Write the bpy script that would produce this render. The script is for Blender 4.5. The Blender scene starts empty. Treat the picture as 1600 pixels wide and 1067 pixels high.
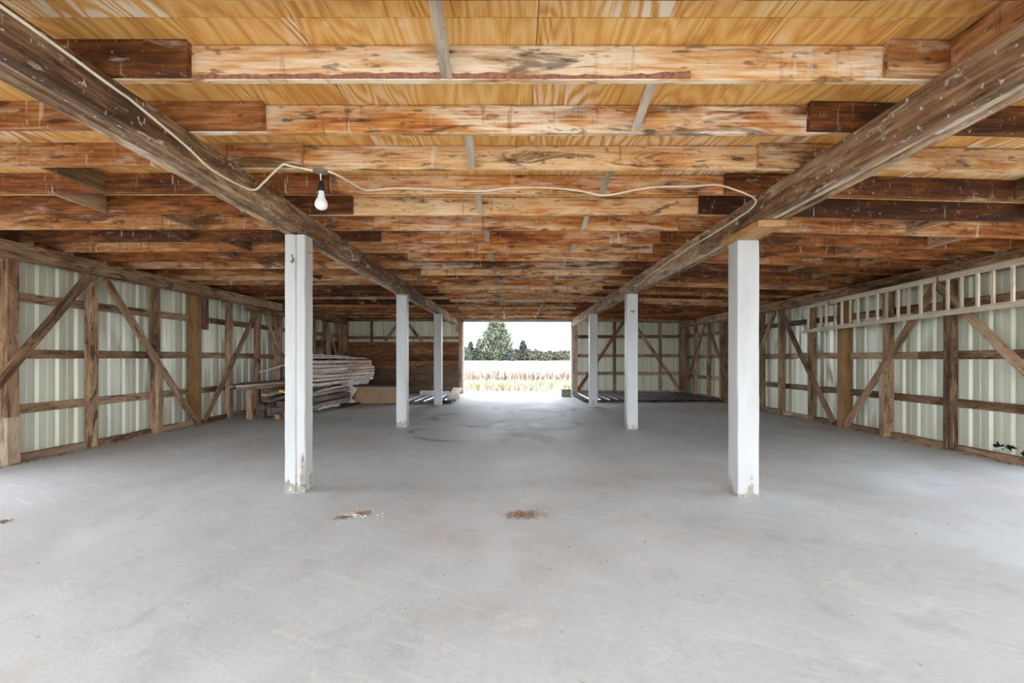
import bpy, bmesh, math, random
from mathutils import Vector, Matrix, Euler
random.seed(7)
S = bpy.context.scene
C = S.collection

# ------------------------------------------------------------------ camera, sky, sun, exposure
cam = bpy.data.cameras.new('camera')
co = bpy.data.objects.new('camera', cam); C.objects.link(co); S.camera = co
co.location = (0, 0, 1.4); co.rotation_euler = (math.pi/2, 0, 0)
cam.sensor_width = 36; cam.lens = 16.875
cam.shift_x = -3/1600; cam.shift_y = 25.5/1600
cam.clip_start = 0.05; cam.clip_end = 2000

w = bpy.data.worlds.new('sky'); S.world = w; w.use_nodes = True
bg = w.node_tree.nodes['Background']
bg.inputs[0].default_value = (0.84, 0.92, 1.0, 1); bg.inputs[1].default_value = 5.5
sl = bpy.data.lights.new('sun', 'SUN'); sl.energy = 3.5; sl.angle = 0.01; sl.color = (1, .95, .86)
so = bpy.data.objects.new('sun', sl); C.objects.link(so)
so.rotation_euler = Vector((.6, 0, 2.6)).to_track_quat('Z', 'Y').to_euler()
so.location = (12, 0, 52)
vs = S.view_settings
vs.view_transform = 'Standard'; vs.look = 'None'; vs.gamma = 1; vs.use_curve_mapping = False
vs.exposure = 0.83
S.cycles.max_bounces = 6; S.cycles.diffuse_bounces = 5; S.cycles.adaptive_threshold = .04
S.cycles.sample_clamp_indirect = 10

# ------------------------------------------------------------------ materials
class NT:
    def __init__(s, name, rough=.7, spec=.3, metal=0.):
        s.m = bpy.data.materials.new(name); s.m.use_nodes = True
        s.t = s.m.node_tree; s.b = s.t.nodes['Principled BSDF']
        s.b.inputs['Roughness'].default_value = rough
        s.b.inputs['Specular IOR Level'].default_value = spec
        s.b.inputs['Metallic'].default_value = metal
    def n(s, kind, **kw):
        x = s.t.nodes.new('ShaderNode' + kind)
        for k, v in kw.items(): setattr(x, k, v)
        return x
    def put(s, sock, v):
        if isinstance(v, bpy.types.NodeSocket): s.t.links.new(v, sock)
        else:
            try: sock.default_value = v
            except Exception: sock.default_value = (*v, 1)
    def math(s, op, a, b=0., c=0., clamp=False):
        x = s.n('Math', operation=op, use_clamp=clamp)
        s.put(x.inputs[0], a); s.put(x.inputs[1], b); s.put(x.inputs[2], c)
        return x.outputs[0]
    def vmath(s, op, a, b):
        x = s.n('VectorMath', operation=op); s.put(x.inputs[0], a); s.put(x.inputs[1], b)
        return x.outputs[0]
    def coord(s, rnd=True):
        c = s.n('TexCoord').outputs['Object']
        if not rnd: return c
        r = s.n('ObjectInfo').outputs['Random']
        sc = s.n('VectorMath', operation='SCALE'); sc.inputs[0].default_value = (37., 53., 71.)
        s.put(sc.inputs['Scale'], r)
        return s.vmath('ADD', c, sc.outputs[0])
    def noise(s, vec, scale=(1, 1, 1), detail=4, rough=.55, dist=0.):
        v = s.vmath('MULTIPLY', vec, scale)
        x = s.n('TexNoise'); s.put(x.inputs['Vector'], v)
        x.inputs['Scale'].default_value = 1; x.inputs['Detail'].default_value = detail
        x.inputs['Roughness'].default_value = rough; x.inputs['Distortion'].default_value = dist
        return x.outputs[0]
    def ramp(s, f, stops, interp='LINEAR'):
        x = s.n('ValToRGB'); x.color_ramp.interpolation = interp
        e = x.color_ramp.elements
        while len(e) < len(stops): e.new(.5)
        for el, (p, c) in zip(e, stops):
            el.position = p
            el.color = (c, c, c, 1) if isinstance(c, (int, float)) else (*c, 1)
        s.put(x.inputs[0], f)
        return x.outputs[0]
    def step(s, f, a, b):
        x = s.n('MapRange'); x.interpolation_type = 'SMOOTHSTEP'
        s.put(x.inputs[0], f); x.inputs[1].default_value = a; x.inputs[2].default_value = b
        return x.outputs[0]
    def mix(s, f, a, b, mode='MIX'):
        x = s.n('Mix', data_type='RGBA', blend_type=mode)
        s.put(x.inputs[0], f); s.put(x.inputs[6], a); s.put(x.inputs[7], b)
        return x.outputs[2]
    def color(s, c): s.put(s.b.inputs['Base Color'], c)
    def bump(s, h, strength=.3, dist=.01):
        x = s.n('Bump'); x.inputs['Strength'].default_value = strength; x.inputs['Distance'].default_value = dist
        s.put(x.inputs['Height'], h); s.put(s.b.inputs['Normal'], x.outputs[0])

def wood(name, stops, contrast=1., dark=.5, chalk=.25, knots=1., rvar=.25, rough=.65, chalkcol=(.74, .69, .60), bump=.35, bleach=0., drip=0.):
    k = NT(name, rough, .25)
    v = k.coord()
    r = k.n('ObjectInfo').outputs['Random']
    broad = k.noise(v, (.7, 3, 4), 3, .6, .5)
    mid = k.noise(v, (3.2, 15, 17), 3, .6, .4)
    grain = k.noise(v, (2.2, 60, 60), 3, .6, .2)
    fine = k.noise(v, (6, 190, 190), 2, .5)
    f = k.math('ADD', k.math('MULTIPLY', broad, .50), k.math('MULTIPLY', mid, .42))
    f = k.math('ADD', f, k.math('MULTIPLY', grain, .30))
    f = k.math('ADD', f, k.math('MULTIPLY', k.math('SUBTRACT', r, .5), rvar))
    f = k.math('ADD', k.math('MULTIPLY', k.math('SUBTRACT', f, .61), contrast), .5)
    col = k.ramp(f, stops)
    if bleach:
        bl = k.step(k.noise(v, (.75, 2.2, 2.6), 3, .6, .7), .44, .58)
        bl = k.math('MULTIPLY', bl, k.step(k.math('ADD', k.math('MULTIPLY', mid, .6), k.math('MULTIPLY', grain, .4)), .36, .58))
        col = k.mix(k.math('MULTIPLY', bl, bleach), col, (.84, .71, .54))
    # dark water stains, blotchy and along the grain
    st = k.step(k.noise(v, (1.7, 6, 8), 4, .68, .8), .53, .66)
    col = k.mix(k.math('MULTIPLY', st, dark), col, (.045, .019, .009))
    if knots:
        vo = k.n('TexVoronoi', feature='F1'); k.put(vo.inputs['Vector'], k.vmath('MULTIPLY', v, (1.7, 0., 6.5)))
        vo.inputs['Scale'].default_value = 1
        d = k.math('ADD', vo.outputs[0], k.math('MULTIPLY', k.math('SUBTRACT', mid, .5), .3))
        halo = k.math('SUBTRACT', 1., k.step(d, .10, .34))
        col = k.mix(k.math('MULTIPLY', halo, .38 * knots), col, (.17, .062, .018))
        kn = k.math('SUBTRACT', 1., k.step(d, .07, .12))
        col = k.mix(k.math('MULTIPLY', kn, .8 * knots), col, (.06, .023, .010))
    # small dark spots and nail bleeds
    sp0 = k.step(k.noise(k.vmath('ADD', v, (3., 8., 15.)), (7, 22, 24), 2, .6), .62, .70)
    col = k.mix(k.math('MULTIPLY', sp0, dark * .8), col, (.04, .018, .009))
    # fine grain lines
    col = k.mix(k.math('MULTIPLY', k.step(fine, .50, .72), .32), col, (.06, .03, .015), 'MIX')
    if drip:
        dp = k.math('MULTIPLY', k.step(k.noise(v, (16, .5, 1.6), 2, .6), .60, .70), k.step(k.noise(v, (.8, .5, 1), 2, .5), .45, .6))
        col = k.mix(k.math('MULTIPLY', dp, drip), col, (.05, .024, .014))
        dw = k.math('MULTIPLY', k.step(k.noise(k.vmath('ADD', v, (31., 7., 3.)), (22, .5, 2.6), 2, .6), .64, .72), k.step(k.noise(k.vmath('ADD', v, (5., 9., 3.)), (1.1, .5, 1), 2, .5), .45, .6))
        col = k.mix(k.math('MULTIPLY', dw, drip), col, chalkcol)
    # chalky bleached streaks and droppings
    if chalk:
        ch = k.step(k.noise(v, (2.6, 13, 11), 4, .75, .4), .58, .70)
        col = k.mix(k.math('MULTIPLY', ch, chalk), col, chalkcol)
        sp = k.step(k.noise(v, (34, 26, 20), 2, .6), .66, .72)
        col = k.mix(k.math('MULTIPLY', sp, chalk * .9), col, chalkcol)
    k.color(col)
    k.bump(k.math('ADD', grain, k.math('MULTIPLY', fine, .4)), bump, .004)
    return k.m

M = {}
JST = [(.10, (.065, .018, .006)), (.32, (.26, .070, .013)), (.50, (.48, .162, .034)), (.68, (.62, .29, .095)), (.92, (.78, .53, .28))]
M['joist'] = wood('joist_wood', JST, 2.0, .8, .35, rvar=.36, bleach=.45, drip=.55)
M['bleached_joist'] = wood('bleached_joist_wood', [(.06, (.10, .030, .010)), (.26, (.36, .12, .028)), (.44, (.60, .26, .075)), (.62, (.72, .46, .23)), (.85, (.86, .72, .54))],
                           1.9, .70, .3, bleach=1., drip=.4)
M['side_joist'] = wood('side_joist_wood', [(.10, (.042, .014, .006)), (.34, (.16, .052, .013)), (.55, (.33, .118, .032)),
                                 (.74, (.47, .225, .085)), (.92, (.62, .42, .24))], 2.0, .75, .32, rvar=.36, drip=.5)  # darker, browner ramp for the side-bay joists
M['beam'] = wood('beam_wood', [(.1, (.070, .036, .019)), (.36, (.225, .125, .066)), (.58, (.39, .25, .145)), (.85, (.66, .51, .36))],
                 2.3, .6, .75, .5)
M['wall_timber'] = wood('wall_timber_wood', [(.1, (.060, .032, .018)), (.36, (.205, .115, .060)), (.58, (.35, .215, .120)), (.85, (.52, .37, .235))],
                        2.0, .8, .22, .9)
M['new_post'] = wood('orange_post_wood', [(.2, (.12, .055, .018)), (.5, (.28, .15, .055)), (.8, (.42, .26, .11))], 1.1, .3, .1, .5)
M['pale_timber'] = wood('pale_timber_wood', [(.2, (.22, .135, .085)), (.5, (.46, .33, .235)), (.8, (.62, .49, .37))], 1.2, .35, .25, .6)
M['lining'] = wood('lining_plank_wood', [(.2, (.06, .022, .009)), (.45, (.20, .080, .028)), (.62, (.33, .155, .06)), (.82, (.45, .30, .17))],
                   1.4, .55, .2, .8, .4)
M['grey_lining'] = wood('grey_plank_wood', [(.2, (.06, .04, .028)), (.5, (.17, .115, .075)), (.8, (.33, .25, .18))], 1.2, .5, .2, .5)
M['ladder'] = wood('ladder_wood', [(.1, (.50, .43, .31)), (.5, (.72, .64, .49)), (.9, (.84, .77, .62))], 1.0, .25, .2, .2, .3)
M['lumber'] = wood('sawn_lumber_wood', [(.15, (.28, .21, .15)), (.5, (.60, .50, .395)), (.85, (.78, .70, .60))], 1.2, .45, .3, .5, .35)
M['old_wood'] = wood('grey_old_wood', [(.2, (.05, .042, .036)), (.5, (.17, .145, .12)), (.8, (.36, .32, .27))], 1.2, .6, .2, .5, .4)
M['bridging'] = wood('bridging_wood', [(.2, (.30, .23, .16)), (.5, (.56, .47, .36)), (.8, (.74, .66, .55))], 1.2, .25, .3, .3, .3)
M['block_wood'] = wood('orange_block_wood', [(.2, (.30, .14, .05)), (.5, (.50, .27, .11)), (.8, (.66, .42, .22))], 1., .2, .2, .3)

def plywood():
    k = NT('plywood', .6, .3)
    v = k.coord()
    warp = k.noise(v, (1.5, .28, 1), 3, .5, .25)
    g = k.math('FRACT', k.math('MULTIPLY', warp, 26.))
    g = k.math('ABSOLUTE', k.math('SUBTRACT', k.math('MULTIPLY', g, 2.), 1.))
    str_ = k.noise(v, (95, 2.6, 1), 5, .65)
    tone = k.noise(v, (.9, .4, 1), 2, .5)
    f = k.math('ADD', k.math('MULTIPLY', g, .22), k.math('ADD', k.math('MULTIPLY', str_, .55), k.math('MULTIPLY', tone, .5)))
    col = k.ramp(f, [(.36, (.20, .075, .018)), (.48, (.54, .235, .050)), (.64, (.72, .37, .095)), (.86, (.84, .55, .22))])
    glare = k.step(k.noise(v, (.8, .6, 1), 3, .6, .4), .52, .66)
    streak = k.step(k.math('ADD', k.math('MULTIPLY', g, .5), k.math('MULTIPLY', str_, .6)), .42, .62)
    col = k.mix(k.math('MULTIPLY', k.math('MULTIPLY', glare, streak), .75), col, (.86, .76, .62))  # pale flash glare painted into the plywood colour
    dk = k.step(k.noise(v, (3, 1.2, 1), 4, .6, 1.), .62, .74)
    col = k.mix(k.math('MULTIPLY', dk, .4), col, (.12, .05, .018))
    nl = k.n('TexVoronoi', feature='F1'); k.put(nl.inputs['Vector'], k.vmath('MULTIPLY', v, (5, 3.5, 1))); nl.inputs['Scale'].default_value = 1
    col = k.mix(k.math('MULTIPLY', k.math('SUBTRACT', 1., k.step(nl.outputs[0], .05, .11)), .55), col, (.75, .62, .45))
    k.color(col); k.bump(str_, .2, .003)
    return k.m
M['plywood'] = plywood()

def sheet(name, col, col2, rough=.38, metal=.15, dirt=.5):
    k = NT(name, rough, .5, metal)
    v = k.coord()
    n1 = k.noise(v, (1.2, 1.2, .45), 3, .5)
    c = k.ramp(n1, [(.35, col2), (.65, col)])
    st = k.step(k.noise(v, (14, 14, .8), 4, .6), .52, .75)
    c = k.mix(k.math('MULTIPLY', st, .12 * dirt), c, (.30, .27, .20))
    c = k.mix(k.math('MULTIPLY', k.step(k.noise(v, (30, 30, 30), 2, .5), .68, .74), .5 * dirt), c, (.20, .15, .10))
    k.color(c)
    rr = k.ramp(n1, [(.3, rough - .1), (.7, rough + .12)])
    k.put(k.b.inputs['Roughness'], rr)
    return k.m
M['siding'] = sheet('painted_metal_siding', (.74, .745, .60), (.62, .63, .50), .36, .1)
M['dark_sheet'] = sheet('dark_metal_roofing', (.030, .032, .055), (.020, .022, .042), .30, .2, 0)
M['blue_sheet'] = sheet('blue_grey_metal_roofing', (.34, .38, .46), (.24, .28, .36), .35, .4, .4)
M['silver'] = sheet('galvanised_metal', (.72, .76, .82), (.55, .59, .65), .4, .3, .2)

def concrete():
    k = NT('concrete_floor', .6, .18)
    v = k.coord(False)
    big = k.noise(v, (.28, .20, 1), 4, .55, .3)
    med = k.noise(v, (1.3, .9, 1), 5, .6, .5)
    fin = k.noise(v, (26, 26, 26), 4, .65)
    f = k.math('ADD', k.math('MULTIPLY', big, .6), k.math('ADD', k.math('MULTIPLY', med, .3), k.math('MULTIPLY', fin, .18)))
    col = k.ramp(f, [(.36, (.405, .433, .452)), (.48, (.515, .562, .592)), (.60, (.60, .658, .70)), (.75, (.66, .73, .78))])
    # brownish dust, chiefly towards the side walls and rear where nobody sweeps
    sx_ = k.n('SeparateXYZ'); k.put(sx_.inputs[0], v)
    du = k.math('ADD', k.noise(v, (.22, .16, 1), 4, .6, .8), k.math('MULTIPLY', k.step(k.math('ABSOLUTE', sx_.outputs[0]), 2., 4.5), .09))
    du = k.step(du, .46, .66)
    col = k.mix(k.math('MULTIPLY', du, .55), col, (.405, .375, .37))
    tan = k.step(k.noise(v, (1.1, .8, 1), 4, .65, 1.0), .58, .74)
    col = k.mix(k.math('MULTIPLY', tan, .30), col, (.56, .43, .33))
    # pale wandering repair lines
    ln = k.noise(v, (.42, .75, 1), 5, .5, .4)
    lw = k.math('ABSOLUTE', k.math('SUBTRACT', ln, .5))
    brk = k.step(k.noise(v, (1.5, 1.5, 1), 3, .5), .48, .60)
    lf = k.math('MULTIPLY', k.math('SUBTRACT', 1., k.step(lw, .001, .007)), brk)
    col = k.mix(k.math('MULTIPLY', lf, .30), col, (.78, .77, .76))
    # curling tyre marks where vehicles turned in from the door
    xy = k.vmath('MULTIPLY', v, (1., 1., 0.))
    wob_ = k.math('MULTIPLY', k.math('SUBTRACT', med, .5), .5)
    acc = None
    for (cx, cy, rad, wdt) in ((-.55, 10.2, .55, .10), (.05, 10.0, .60, .12), (.85, 10.1, .62, .12), (.05, 8.3, .42, .26), (-1.0, 9.0, .9, .08),
                               (.2, 11.9, 1.0, .10), (.6, 13.4, 1.1, .12), (-1.2, 11.3, .7, .12)):
        ds = k.n('VectorMath', operation='DISTANCE'); k.put(ds.inputs[0], xy); ds.inputs[1].default_value = (cx, cy, 0)
        q = k.math('ABSOLUTE', k.math('SUBTRACT', k.math('ADD', ds.outputs['Value'], wob_), rad))
        q = k.math('SUBTRACT', 1., k.step(q, wdt*.4, wdt*1.5))
        acc = q if acc is None else k.math('MAXIMUM', acc, q)
    acc = k.math('MULTIPLY', acc, k.step(k.noise(v, (.9, .7, 1), 3, .6), .40, .60))
    col = k.mix(k.math('MULTIPLY', acc, .75), col, (.20, .185, .175))
    # faint broom scuffs and mottling
    yx = k.n('Mapping'); yx.inputs['Rotation'].default_value = (0, 0, .5); k.put(yx.inputs['Vector'], v)
    sc1 = k.noise(yx.outputs[0], (1.6, 16, 1), 4, .65, .5)
    col = k.mix(k.math('MULTIPLY', k.step(sc1, .52, .72), .28), col, (.72, .76, .82))
    mot = k.noise(v, (3.2, 2.6, 1), 6, .7, .6)
    col = k.mix(k.math('MULTIPLY', k.step(mot, .50, .70), .30), col, (.37, .365, .37))
    # specks of dirt
    vo = k.n('TexVoronoi', feature='F1'); k.put(vo.inputs['Vector'], k.vmath('MULTIPLY', v, (4.5, 4.5, 4.5))); vo.inputs['Scale'].default_value = 1
    col = k.mix(k.math('MULTIPLY', k.math('SUBTRACT', 1., k.step(vo.outputs[0], .025, .06)), .45), col, (.22, .16, .11))
    k.color(col)
    k.put(k.b.inputs['Roughness'], k.ramp(med, [(.3, .52), (.7, .72)]))
    k.bump(k.math('ADD', fin, k.math('MULTIPLY', med, 1.5)), .18, .01)
    return k.m
M['concrete'] = concrete()

def paint():
    k = NT('flaking_white_paint', .5, .4)
    v = k.coord(False)
    vr = k.coord()
    z = k.n('SeparateXYZ'); k.put(z.inputs[0], v)
    grim = k.noise(vr, (5, 5, 1.0), 4, .6)
    col = k.ramp(grim, [(.3, (.45, .45, .44)), (.6, (.52, .52, .518))])
    lowness = k.math('SUBTRACT', 1., k.step(z.outputs[2], .0, .42))
    fl = k.math('ADD', k.noise(vr, (9, 9, 5), 5, .65), k.math('MULTIPLY', lowness, .22))
    col = k.mix(k.step(fl, .70, .73), col, (.30, .27, .23))
    col = k.mix(k.math('MULTIPLY', k.step(k.noise(vr, (12, 12, 3), 3, .6), .66, .72), .55), col, (.50, .37, .24))
    col = k.mix(k.math('MULTIPLY', k.step(k.noise(vr, (48, 48, 30), 2, .5), .70, .75), .5), col, (.22, .17, .13))
    k.color(col); k.bump(k.noise(vr, (20, 20, 6), 4, .6), .25, .004)
    return k.m
M['paint'] = paint()

def plain(name, col, rough=.6, metal=0., var=.15, scale=8, spec=.4):
    k = NT(name, rough, spec, metal)
    n = k.noise(k.coord(), (scale, scale, scale), 4, .6)
    d = tuple(max(0, c * (1 - var)) for c in col); l = tuple(min(1, c * (1 + var)) for c in col)
    k.color(k.ramp(n, [(.3, d), (.7, l)]))
    return k.m
M['cable'] = plain('cream_cable', (.78, .70, .52), .45)
M['black'] = plain('black_plastic', (.012, .012, .013), .35)
M['rose'] = plain('brown_ceiling_rose', (.22, .16, .13), .5)
M['rust'] = plain('rusty_iron', (.13, .055, .03), .8)
M['brown_panel'] = plain('brown_hardboard', (.335, .205, .115), .7, 0, .08, 3)
M['dark_top'] = plain('dark_cloth_lid', (.03, .034, .045), .7)
M['cardboard'] = plain('pale_cardboard', (.62, .52, .44), .8)
M['white_plastic'] = plain('white_plastic_sheet', (.74, .78, .78), .4)
M['yellow'] = plain('yellow_strap', (.75, .50, .04), .5)
M['net'] = plain('red_brown_netting', (.30, .13, .08), .7)
M['white_trim'] = plain('weathered_white_trim', (.62, .60, .57), .6, 0, .2, 5)
M['stone'] = plain('grey_block', (.30, .28, .24), .9, 0, .3, 14)
M['bark'] = plain('red_bark', (.30, .13, .085), .9, 0, .5, 40)
M['dirt'] = plain('brown_dirt', (.25, .155, .095), .95, 0, .5, 60)
M['straw'] = plain('pale_chaff', (.42, .38, .335), .9, 0, .3, 60)
M['white_bit'] = plain('white_chips', (.85, .85, .83), .7)
M['hole'] = plain('charred_black_edge', (.008, .008, .008), .9)
M['gravel'] = plain('pale_gravel', (.34, .32, .29), .95, 0, .2, 3)
M['roof'] = plain('roof_metal', (.4, .4, .4), .5)
M['leaf_green'] = plain('broad_leaf_green', (.080, .092, .055), .7, 0, .55, .9)
M['leaf_dark'] = plain('dark_needle_green', (.048, .056, .046), .7, 0, .4, 1.2)
M['leaf_olive'] = plain('olive_shrub_leaf', (.070, .068, .040), .7, 0, .45, 1.)
M['leaf_russet'] = plain('russet_shrub_leaf', (.085, .072, .048), .7, 0, .4, 1.)
M['trunk'] = plain('tree_bark', (.12, .10, .08), .9)
M['crop'] = plain('dry_crop_stalk', (.31, .25, .21), .9, 0, .5, 3)
M['crop_field'] = plain('dry_crop_canopy', (.27, .25, .228), .95, 0, .5, 6)
M['weed'] = plain('yellow_green_weed', (.27, .25, .15), .8, 0, .5, 3)
M['grass'] = plain('dry_verge', (.36, .34, .27), .95, 0, .4, 4)
def bulb_glass():
    k = NT('frosted_bulb', .25, .5); k.color((.86, .87, .87)); k.b.inputs['Subsurface Weight'].default_value = .2
    return k.m
M['bulb'] = bulb_glass()

# ------------------------------------------------------------------ building helpers
def link(name, me, mat=None):
    o = bpy.data.objects.new(name, me); C.objects.link(o)
    if mat is not None and me is not None and not me.materials: me.materials.append(M[mat])
    return o
def tag(o, label=None, cat=None, group=None, kind=None):
    if label: o['label'] = label
    if cat: o['category'] = cat
    if group: o['group'] = group
    if kind: o['kind'] = kind
    return o
def root(name, loc, label=None, cat=None, group=None, kind=None):
    o = bpy.data.objects.new(name, None); C.objects.link(o); o.location = loc
    o.empty_display_size = .2
    return tag(o, label, cat, group, kind)
def adopt(o, p):
    if p is None: return o
    o.parent = p
    l = Vector((0, 0, 0)); m = Matrix.Identity(4); q = p
    chain = []
    while q is not None: chain.append(q); q = q.parent
    for q in reversed(chain):
        m = m @ q.matrix_parent_inverse @ q.matrix_basis
    o.matrix_parent_inverse = m.inverted()
    return o
def mesh(name, verts, faces, smooth=False):
    me = bpy.data.meshes.new(name); me.from_pydata([tuple(v) for v in verts], [], faces); me.update()
    if smooth:
        for p in me.polygons: p.use_smooth = True
    return me
CACHE = {}
def bar_mesh(L, wd, h, mat, ch=.004, wob=0., seg=1):
    key = (round(L, 3), round(wd, 3), round(h, 3), mat, ch, wob, seg)
    if key in CACHE and wob == 0: return CACHE[key]
    vs_, fs = [], []
    a, b = wd/2, h/2
    prof = [(-a+ch, -b), (a-ch, -b), (a, -b+ch), (a, b-ch), (a-ch, b), (-a+ch, b), (-a, b-ch), (-a, -b+ch)]
    for i in range(seg+1):
        x = -L/2 + L*i/seg
        oy, oz = (random.uniform(-wob, wob), random.uniform(-wob, wob)) if wob else (0, 0)
        for (y, z) in prof:
            vs_.append((x, y+oy+(random.uniform(-wob, wob)*.4 if wob else 0), z+oz+(random.uniform(-wob, wob)*.4 if wob else 0)))
    for i in range(seg):
        for j in range(8):
            k = (j+1) % 8
            fs.append((i*8+j, i*8+k, (i+1)*8+k, (i+1)*8+j))
    fs.append(tuple(range(7, -1, -1))); fs.append(tuple(seg*8+j for j in range(8)))
    me = mesh('bar', vs_, fs); me.materials.append(M[mat]); me.flip_normals() if False else None
    CACHE[key] = me
    return me
def frame(p0, p1, up=(0, 0, 1)):
    x = (Vector(p1)-Vector(p0)); L = x.length; x.normalize()
    u = Vector(up)
    if abs(x.dot(u.normalized())) > .999: u = Vector((0, 1, 0))
    y = u.cross(x).normalized(); z = x.cross(y)
    m = Matrix((x, y, z)).transposed().to_4x4(); m.translation = (Vector(p0)+Vector(p1))/2
    return m, L
def timber(name, p0, p1, wd, h, mat, parent=None, up=(0, 0, 1), wob=0., seg=1, ch=.004):
    """straight board from p0 to p1 (centre line); wd across, h along 'up'"""
    m, L = frame(p0, p1, up)
    o = link(name, bar_mesh(L, wd, h, mat, ch, wob, seg)); o.matrix_basis = m
    return adopt(o, parent)
def tube_mesh(pts, r, n=8):
    cu = bpy.data.curves.new('t', 'CURVE'); cu.dimensions = '3D'; cu.bevel_depth = r; cu.bevel_resolution = 2; cu.use_fill_caps = True
    sp = cu.splines.new('POLY'); sp.points.add(len(pts)-1)
    for p, q in zip(sp.points, pts): p.co = (*q, 1)
    t = bpy.data.objects.new('t', cu); C.objects.link(t)
    dg = bpy.context.evaluated_depsgraph_get()
    me = bpy.data.meshes.new_from_object(t.evaluated_get(dg))
    bpy.data.objects.remove(t); bpy.data.curves.remove(cu)
    for p in me.polygons: p.use_smooth = True
    return me
def smooth_pts(pts, k=6):
    out = []
    P = [Vector(p) for p in pts]
    for i in range(len(P)-1):
        a, b, c, d = P[max(i-1, 0)], P[i], P[i+1], P[min(i+2, len(P)-1)]
        for j in range(k):
            t = j/k
            out.append(.5*((2*b)+(c-a)*t+(2*a-5*b+4*c-d)*t*t+(3*b-a-3*c+d)*t**3))
    out.append(P[-1]); return out
def lathe(prof, n=20):
    vs_, fs = [], []
    for (r, z) in prof:
        for i in range(n):
            a = 2*math.pi*i/n; vs_.append((r*math.cos(a), r*math.sin(a), z))
    for j in range(len(prof)-1):
        for i in range(n):
            k = (i+1) % n; fs.append((j*n+i, j*n+k, (j+1)*n+k, (j+1)*n+i))
    fs.append(tuple(range(n-1, -1, -1))); fs.append(tuple((len(prof)-1)*n+i for i in range(n)))
    return mesh('lathe', vs_, fs, True)

# ------------------------------------------------------------------ key dimensions (metres)
YF, YB = -2.5, 18.8
YW = 5.6                       # the rear run of closed side wall begins here; before it is an unseen opening added to let daylight in            # open front of the barn, rear wall
XW = 6.60                      # inner face of the wall posts
JB, JH = 2.90, .185            # joist underside and height
J0, JS = 2.585, .6125          # first joist in view, spacing
def sag(x): return -max(0., x-2.3)*.028

# ------------------------------------------------------------------ floor and ground
def slab():
    x, y0, y1 = 7.1, YF, YB+.22
    v = [(-x, y0, 0), (x, y0, 0), (x, y1, 0), (-x, y1, 0), (-x, y0, -.2), (x, y0, -.2), (x, y1, -.2), (-x, y1, -.2)]
    return mesh('floor', v, [(0, 1, 2, 3), (4, 5, 1, 0), (5, 6, 2, 1), (6, 7, 3, 2), (7, 4, 0, 3)])
tag(link('floor', slab(), 'concrete'), kind='structure')

def ground_plane(name, x0, x1, y0, y1, z, mat, n=24, amp=.02):
    vs_, fs = [], []
    for j in range(n+1):
        for i in range(n+1):
            vs_.append((x0+(x1-x0)*i/n, y0+(y1-y0)*j/n, z+random.uniform(-amp, amp)))
    for j in range(n):
        for i in range(n):
            a = j*(n+1)+i; fs.append((a, a+1, a+n+2, a+n+1))
    return tag(link(name, mesh(name, vs_, fs), mat), kind='structure')
ground_plane('ground', -260, 260, -160, 700, -.10, 'gravel', 40, .015)

# ------------------------------------------------------------------ ceiling: plywood deck, joists, bridging
ceil = root('ceiling', (0, 8.6, 2.9), kind='structure')
xs = [-7.0, -5.96, -4.74, -3.52, -2.3, -1.70, -1.10, .12, 1.34, 2.3, 3.52, 4.74, 5.96, 7.0]
ys = [YF]
while ys[-1] < YB: ys.append(min(ys[-1]+2.44, YB+.15))
def panel_mesh(wd, ln):
    key = ('ply', round(wd, 3), round(ln, 3))
    if key not in CACHE:
        a, b, t = wd/2-.002, ln/2-.002, .009
        v = [(-a, -b, -t), (a, -b, -t), (a, b, -t), (-a, b, -t), (-a, -b, t), (a, -b, t), (a, b, t), (-a, b, t)]
        me = mesh('plywood_panel', v, [(3, 2, 1, 0), (4, 5, 6, 7), (0, 1, 5, 4), (1, 2, 6, 5), (2, 3, 7, 6), (3, 0, 4, 7)])
        me.materials.append(M['plywood']); CACHE[key] = me
    return CACHE[key]
for i in range(len(xs)-1):
    for j in range(len(ys)-1):
        xm, ym = (xs[i]+xs[i+1])/2, (ys[j]+ys[j+1])/2
        o = link('plywood_panel', panel_mesh(xs[i+1]-xs[i], ys[j+1]-ys[j]))
        o.location = (xm, ym, JB+JH+.0095+sag(xm)+random.uniform(0, .002))
        o.rotation_euler.y = .028 if xm > 2.3 else 0
        adopt(o, ceil)
n0 = -5
njo = int((YB-.25-J0)/JS)
joists = []
bark = None
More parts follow.
